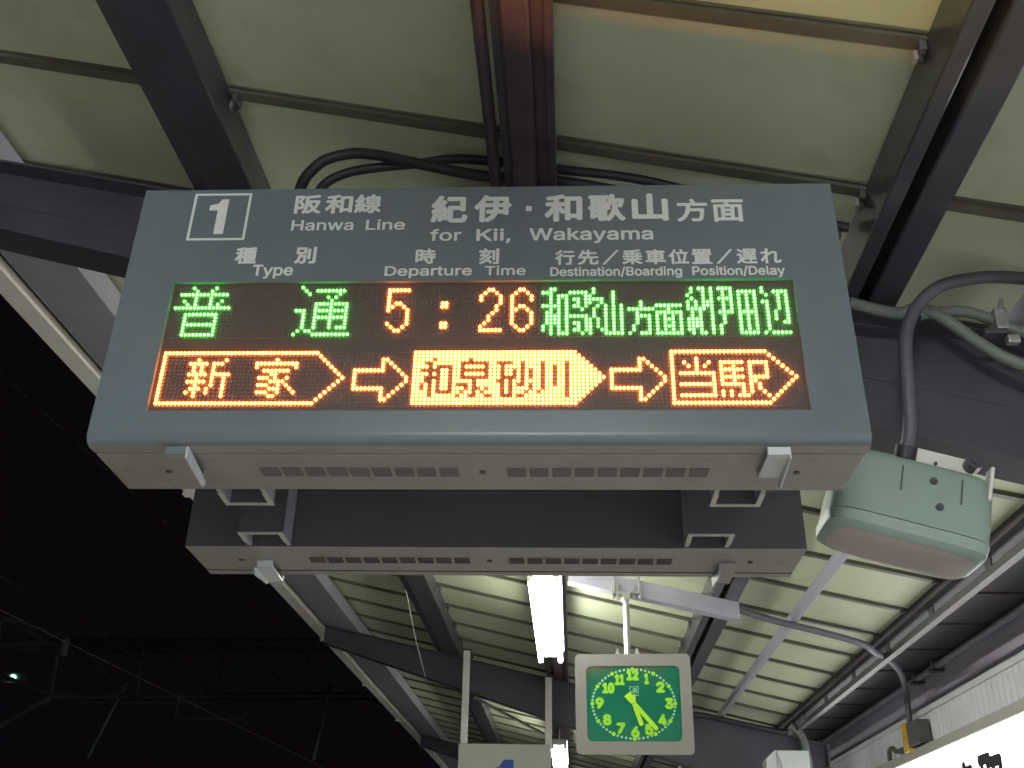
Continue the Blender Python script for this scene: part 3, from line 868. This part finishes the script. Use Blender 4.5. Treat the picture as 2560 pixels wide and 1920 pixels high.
jb = thing('junction_box', 'dark grey junction box with a yellow plate at the top of the name sign', 'box', (2.78, 9.02, 2.94))
b = MB(); b.box(-0.005, 0.10, -0.25, 0.02, -0.10, 0.085, 'darkgrey', bev=0.006); b.build('box_body', jb)
b = MB(); b.box(-0.012, 0.09, 0.023, 0.15, -0.13, 0.10, 'yellow', bev=0.003); b.build('yellow_plate', jb)
b = MB(); b.tube([(-0.014, 0.085, -0.01), (-0.008, 0.085, -0.01)], 0.008, 'screw', 8); b.build('plate_screw', jb)
b = MB(); b.tube(smooth_path([(0.05, 0.16, -0.10), (0.04, 0.35, -0.08), (0.04, 0.55, -0.06), (0.05, 0.66, -0.02), (0.05, 0.78, -0.03), (0.06, 0.84, -0.12)]), [0.028] * 9 + [0.02] * 32, 'darkgrey', 10); b.build('cable_gland', jb, True)

b = MB()
b.tube(smooth_path([(1.12, 7.02, 3.46), (1.40, 7.10, 3.395), (1.70, 7.15, 3.335), (2.0, 7.22, 3.27), (2.13, 7.40, 3.255), (2.34, 7.80, 3.29), (2.60, 8.40, 3.31), (2.77, 8.88, 3.27), (2.81, 9.02, 3.18), (2.815, 9.05, 3.02)]), 0.024, 'conduit', 12)
tag(b.build('bent_conduit', smooth=True), 'grey conduit running under the roof and bending down to the junction box', 'conduit')
wp = thing('wall_pipe', 'straight grey pipe along the lilac wall under the dark soffit', 'pipe', (2.9, 0, 3.41))
b = MB(); b.tube([(0.05, -2, 0), (0.05, 8, 0), (0.05, 13.3, 0)], 0.026, 'steel_pale', 12); b.build('pipe_run', wp, True)
for y in (8.60, 9.12, 12.9, 4.6):
    b = MB()
    b.box(0.0, 0.10, y - 0.05, y + 0.05, -0.045, -0.028, 'steel')
    b.tube([(0.05, y - 0.02, 0), (0.05, y + 0.02, 0)], 0.036, 'galv', 10)
    b.tube([(0.02, y, 0.02), (0.02, y, 0.06)], 0.009, 'galv', 8)
    b.build('pipe_clamp', wp)
b = MB()
b.tube(smooth_path([(1.05, 10.7, 3.25), (1.12, 10.85, 3.36), (1.30, 10.95, 3.40), (1.70, 10.95, 3.32), (2.05, 10.95, 3.25), (2.18, 10.95, 3.24)]), 0.026, 'rubber', 10)
tag(b.build('looped_cable', smooth=True), 'black cable looped against the far rafter right of the clock', 'cable')
b = MB()
b.tube(smooth_path([(2.20, 10.9, 3.30), (2.29, 10.9, 3.22), (2.33, 10.9, 3.05), (2.34, 10.9, 2.6), (2.34, 10.9, 0.0)]), 0.04, 'hose', 12)
tag(b.build('rain_pipe', smooth=True), 'pale rain pipe curving down the far column above the utility box', 'pipe')

b = MB(); b.tube([(-1.42, 8.60, 4.02), (-1.49, 9.8, 3.87), (-1.545, 11.0, 3.755)], 0.004, 'gutter', 6)
tag(b.build('thin_cord'), 'thin pale cord strung between the left purlin and the far rafter', 'cord')

# ------------------------------------------------------------------ loudspeaker under the near rafter
sp = thing('loudspeaker', 'mint green rounded loudspeaker box hanging right of the departure board', 'loudspeaker', (0.992, 3.06, 2.582), rot=(0, math.radians(16), 0))
def loft(rings, m, nn=40):
    q = MB()
    vs, fs = [], []
    for (z, cx, cy, a, c, ex) in rings:
        for k in range(nn):
            t = 2 * PI * k / nn
            ct, st = math.cos(t), math.sin(t)
            vs.append((cx + a * math.copysign(abs(ct) ** (2 / ex), ct), cy + c * math.copysign(abs(st) ** (2 / ex), st), z))
    for i in range(len(rings) - 1):
        for k in range(nn):
            fs.append((i * nn + k, i * nn + (k + 1) % nn, (i + 1) * nn + (k + 1) % nn, (i + 1) * nn + k))
    fs += [tuple(range(nn))[::-1], tuple(range((len(rings) - 1) * nn, len(rings) * nn))]
    q.add(vs, fs, m)
    return q
loft([(0.052, 0, 0.00, 0.234, 0.140, 6), (0.12, 0.002, 0.004, 0.234, 0.136, 6), (0.24, 0.006, 0.012, 0.228, 0.126, 6.5), (0.262, 0.006, 0.014, 0.222, 0.120, 6.5), (0.272, 0.006, 0.014, 0.208, 0.108, 6)], 'mint').build('speaker_body', sp, True)
loft([(-0.002, 0, 0, 0.190, 0.098, 4.5), (0.000, 0, 0, 0.212, 0.118, 5), (0.016, 0, 0, 0.232, 0.138, 6), (0.048, 0, 0, 0.237, 0.143, 6)], 'mint').build('speaker_rim', sp, True)
loft([(-0.010, 0, 0, 0.16, 0.075, 4), (-0.006, 0, 0, 0.192, 0.100, 4.5), (-0.0022, 0, 0, 0.206, 0.113, 5)], 'mint_base').build('speaker_grille', sp, True)
def front_y(z): return -0.136 + (z - 0.12) * 0.15
for x, z in ((0.070, 0.122), (0.047, 0.206)):
    b = MB(); b.tube([(x, front_y(z) + 0.012, z), (x, front_y(z) - 0.003, z)], 0.0115, 'screw', 12); b.tube([(x, front_y(z) - 0.002, z), (x, front_y(z) - 0.005, z)], 0.0055, 'dark', 8); b.build('screw', sp)
for x in (-0.045, 0.130):
    b = MB(); b.prism([(front_y(0.15) - 0.0012, 0.15), (front_y(0.235) - 0.0012, 0.235), (front_y(0.235) + 0.004, 0.235), (front_y(0.15) + 0.004, 0.15)], 'x', x - 0.0014, x + 0.0014, 'screw'); b.build('body_slot', sp)
b = MB()
b.box(-0.03, 0.17, -0.060, -0.052, 0.268, 0.335, 'gutter'); b.box(-0.03, 0.17, -0.052, 0.10, 0.328, 0.336, 'gutter')
b.box(0.205, 0.216, -0.125, -0.075, 0.19, 0.30, 'gutter', bev=0.003)
b.tube([(0.165, -0.06, 0.315), (0.165, -0.10, 0.318)], 0.026, 'steel', 14); b.tube([(0.165, -0.098, 0.318), (0.165, -0.104, 0.319)], 0.012, 'dark', 8)
b.tube([(0.06, -0.06, 0.295), (0.06, -0.066, 0.295)], 0.006, 'dark', 8)
b.build('speaker_bracket', sp)
b = MB()
b.tube(smooth_path([(1.045, 3.0, 2.885), (1.062, 2.97, 2.96), (1.072, 2.95, 3.10), (1.095, 2.95, 3.28), (1.165, 2.95, 3.41), (1.285, 2.95, 3.484), (1.52, 2.96, 3.498), (1.9, 3.0, 3.42)]), 0.0215, 'conduit', 14)
b.tube([(1.040, 3.005, 2.865), (1.050, 2.99, 2.905)], 0.034, 'rubber', 12)
tag(b.build('speaker_conduit', smooth=True), 'grey flexible conduit arching down in front of the rafter to the loudspeaker', 'conduit')
b = MB(); b.tube(smooth_path([(0.95, 3.02, 3.45), (1.11, 3.05, 3.424), (1.18, 3.05, 3.44), (1.255, 3.05, 3.41), (1.377, 3.05, 3.296), (1.50, 3.05, 3.215), (1.9, 3.05, 3.05)]), 0.021, 'hose', 12)
tag(b.build('grey_hose', smooth=True), 'grey green hose sagging down across the near rafter behind the conduit', 'hose')
b = MB(); b.tube(smooth_path([(1.19, 3.06, 3.42), (1.243, 3.06, 3.43), (1.348, 3.06, 3.432), (1.446, 3.06, 3.392), (1.53, 3.06, 3.345), (1.9, 3.06, 3.20)]), 0.019, 'hose', 12)
tag(b.build('grey_hose', smooth=True), 'upper grey green hose held by a metal clamp on the near rafter', 'hose')
b = MB()
b.box(1.425, 1.465, 3.02, 3.09, 3.345, 3.425, 'galv', bev=0.004); b.box(1.37, 1.45, 3.0, 3.08, 3.315, 3.335, 'steel', bev=0.003)
b.tube([(1.445, 3.02, 3.41), (1.455, 3.02, 3.455)], 0.007, 'galv', 8); b.box(1.44, 1.48, 3.0, 3.03, 3.28, 3.31, 'galv', bev=0.004)
tag(b.build('hose_clamp'), 'small metal clamp gripping the upper grey hose on the rafter', 'clamp')
# black cables looping above the board
b = MB(); b.tube(smooth_path([(-0.93, 2.78, 3.30), (-0.935, 2.79, 3.62), (-0.922, 2.80, 3.816), (-0.888, 2.80, 3.89), (-0.838, 2.80, 3.935), (-0.753, 2.80, 3.956), (-0.665, 2.80, 3.946), (-0.519, 2.80, 3.905), (-0.289, 2.80, 3.845), (0.0, 2.80, 3.81), (0.4, 2.82, 3.72), (0.9, 2.84, 3.60)]), 0.0195, 'rubber', 12)
tag(b.build('black_cable', smooth=True), 'outer black cable looping above the departure board behind the middle purlin', 'cable')
b = MB(); b.tube(smooth_path([(-0.88, 2.84, 3.30), (-0.89, 2.85, 3.72), (-0.863, 2.85, 3.85), (-0.787, 2.85, 3.908), (-0.673, 2.85, 3.932), (-0.529, 2.85, 3.945), (-0.413, 2.84, 3.955), (-0.297, 2.83, 3.938), (-0.037, 2.80, 3.868), (0.247, 2.80, 3.815), (0.55, 2.82, 3.73), (0.93, 2.84, 3.63)]), 0.017, 'rubber', 12)
tag(b.build('black_cable', smooth=True), 'inner black cable in the shorter loop above the departure board', 'cable')

# ------------------------------------------------------------------ overhead line gantry over the tracks at night
ga = thing('overhead_gantry', 'dark lattice gantry spanning the tracks in the night left of the canopy', 'gantry', (0, 30, 0))
def bar(p, q, w):
    m = MB(); m.tube([p, q], w, 'gantry', 6); return m
def gpart(nm, bars):
    m = MB()
    for p, q, w in bars: m.tube([p, q], w, 'gantry', 6)
    return m.build(nm, ga)
gpart('top_chord', [((-24, 0, 8.38), (1.5, 0, 8.55), 0.15), ((-24, 0.9, 8.38), (1.5, 0.9, 8.55), 0.15)])
gpart('bottom_chord', [((-15.2, 0, 6.87), (1.5, 0, 7.10), 0.09), ((-15.2, 0.9, 6.87), (1.5, 0.9, 7.10), 0.09)])
for i, x in enumerate((-15.3, -12.75, -10.3, -7.72, -5.2, -2.7)):
    gpart('lattice_post', [((x, 0, 8.4), (x + 0.1, 0, 6.9 + 0.014 * (x + 15)), 0.055)])
    gpart('lattice_brace', [((x + 0.5, 0, 8.4), (x + 2.3, 0, 6.95 + 0.014 * (x + 15)), 0.045)])
gpart('knee_strut', [((-15.2, 0, 6.87), (-17.6, 0, 5.4), 0.11), ((-15.2, 0, 6.87), (-17.2, 0, 7.6), 0.08)])
gpart('mast', [((-18.0, 0.4, -1.1), (-18.0, 0.4, 8.7), 0.18)])
gpart('mast', [((1.8, 0.4, -1.1), (1.8, 0.4, 8.9), 0.18)])
gpart('hanger', [((-13.0, 0, 7.35), (-13.75, 0, 5.2), 0.06)])
gpart('hanger', [((-6.97, 0, 7.3), (-7.27, 0, 5.2), 0.06)])
gpart('hanger', [((-11.4, 0, 6.9), (-11.4, 0, 6.3), 0.05), ((-11.4, 0, 6.3), (-9.4, 0, 6.3), 0.05), ((-9.4, 0, 6.3), (-9.4, 0, 6.95), 0.05)])
for x0_, z0_, z1_, r_ in ((-4.8, 3.55, 4.1, 0.0045), (-4.0, 4.75, 5.2, 0.005), (-9.0, 6.3, 6.0, 0.008), (-12.6, 5.0, 5.2, 0.008)):
    b = MB()
    b.tube([(x0_, -5, z0_), (x0_, 30, z1_), (x0_, 110, z1_ + 0.5)], r_, 'wire', 6)
    tag(b.build('overhead_wire'), {-4.8: 'lowest overhead wire running beside the platform into the night', -4.0: 'thin overhead wire nearest the canopy gutter', -9.0: 'thick overhead wire above the middle track', -12.6: 'overhead wire above the farthest track'}[x0_], 'wire', 'overhead wires over the tracks')
b = MB()
for k in range(5):
    b.tube([(-13.9 + 0.02 * k, 24, 7.6 - 0.10 * k), (-13.9 + 0.02 * k, 24, 7.54 - 0.10 * k)], 0.09, 'hose', 10)
b.tube([(-13.9, 24, 7.7), (-12.1, 24, 6.9)], 0.04, 'gantry', 6)
b.tube([(-12.1, 24, 7.15), (-12.1, 24, 6.75)], 0.10, 'hose', 10)
b.tube([(-13.9, 24, 7.7), (-13.9, 29.9, 8.3)], 0.03, 'gantry', 6)
tag(b.build('insulator_arm', smooth=True), 'dim insulator arm hanging in the dark above the lattice gantry', 'insulator')
sg = thing('signal_lamp', 'small bright green white lamp glowing at the far left edge', 'lamp', (-16.6, 30.2, 7.42))
b = MB(); b.box(-0.30, 0.30, -0.05, 0.25, -0.16, 0.16, 'gantry', bev=0.02); b.build('lamp_case', sg)
b = MB(); b.tube([(0.05, -0.05, 0), (0.05, -0.10, 0)], 0.10, 'signal', 14); b.build('lamp_lens', sg)
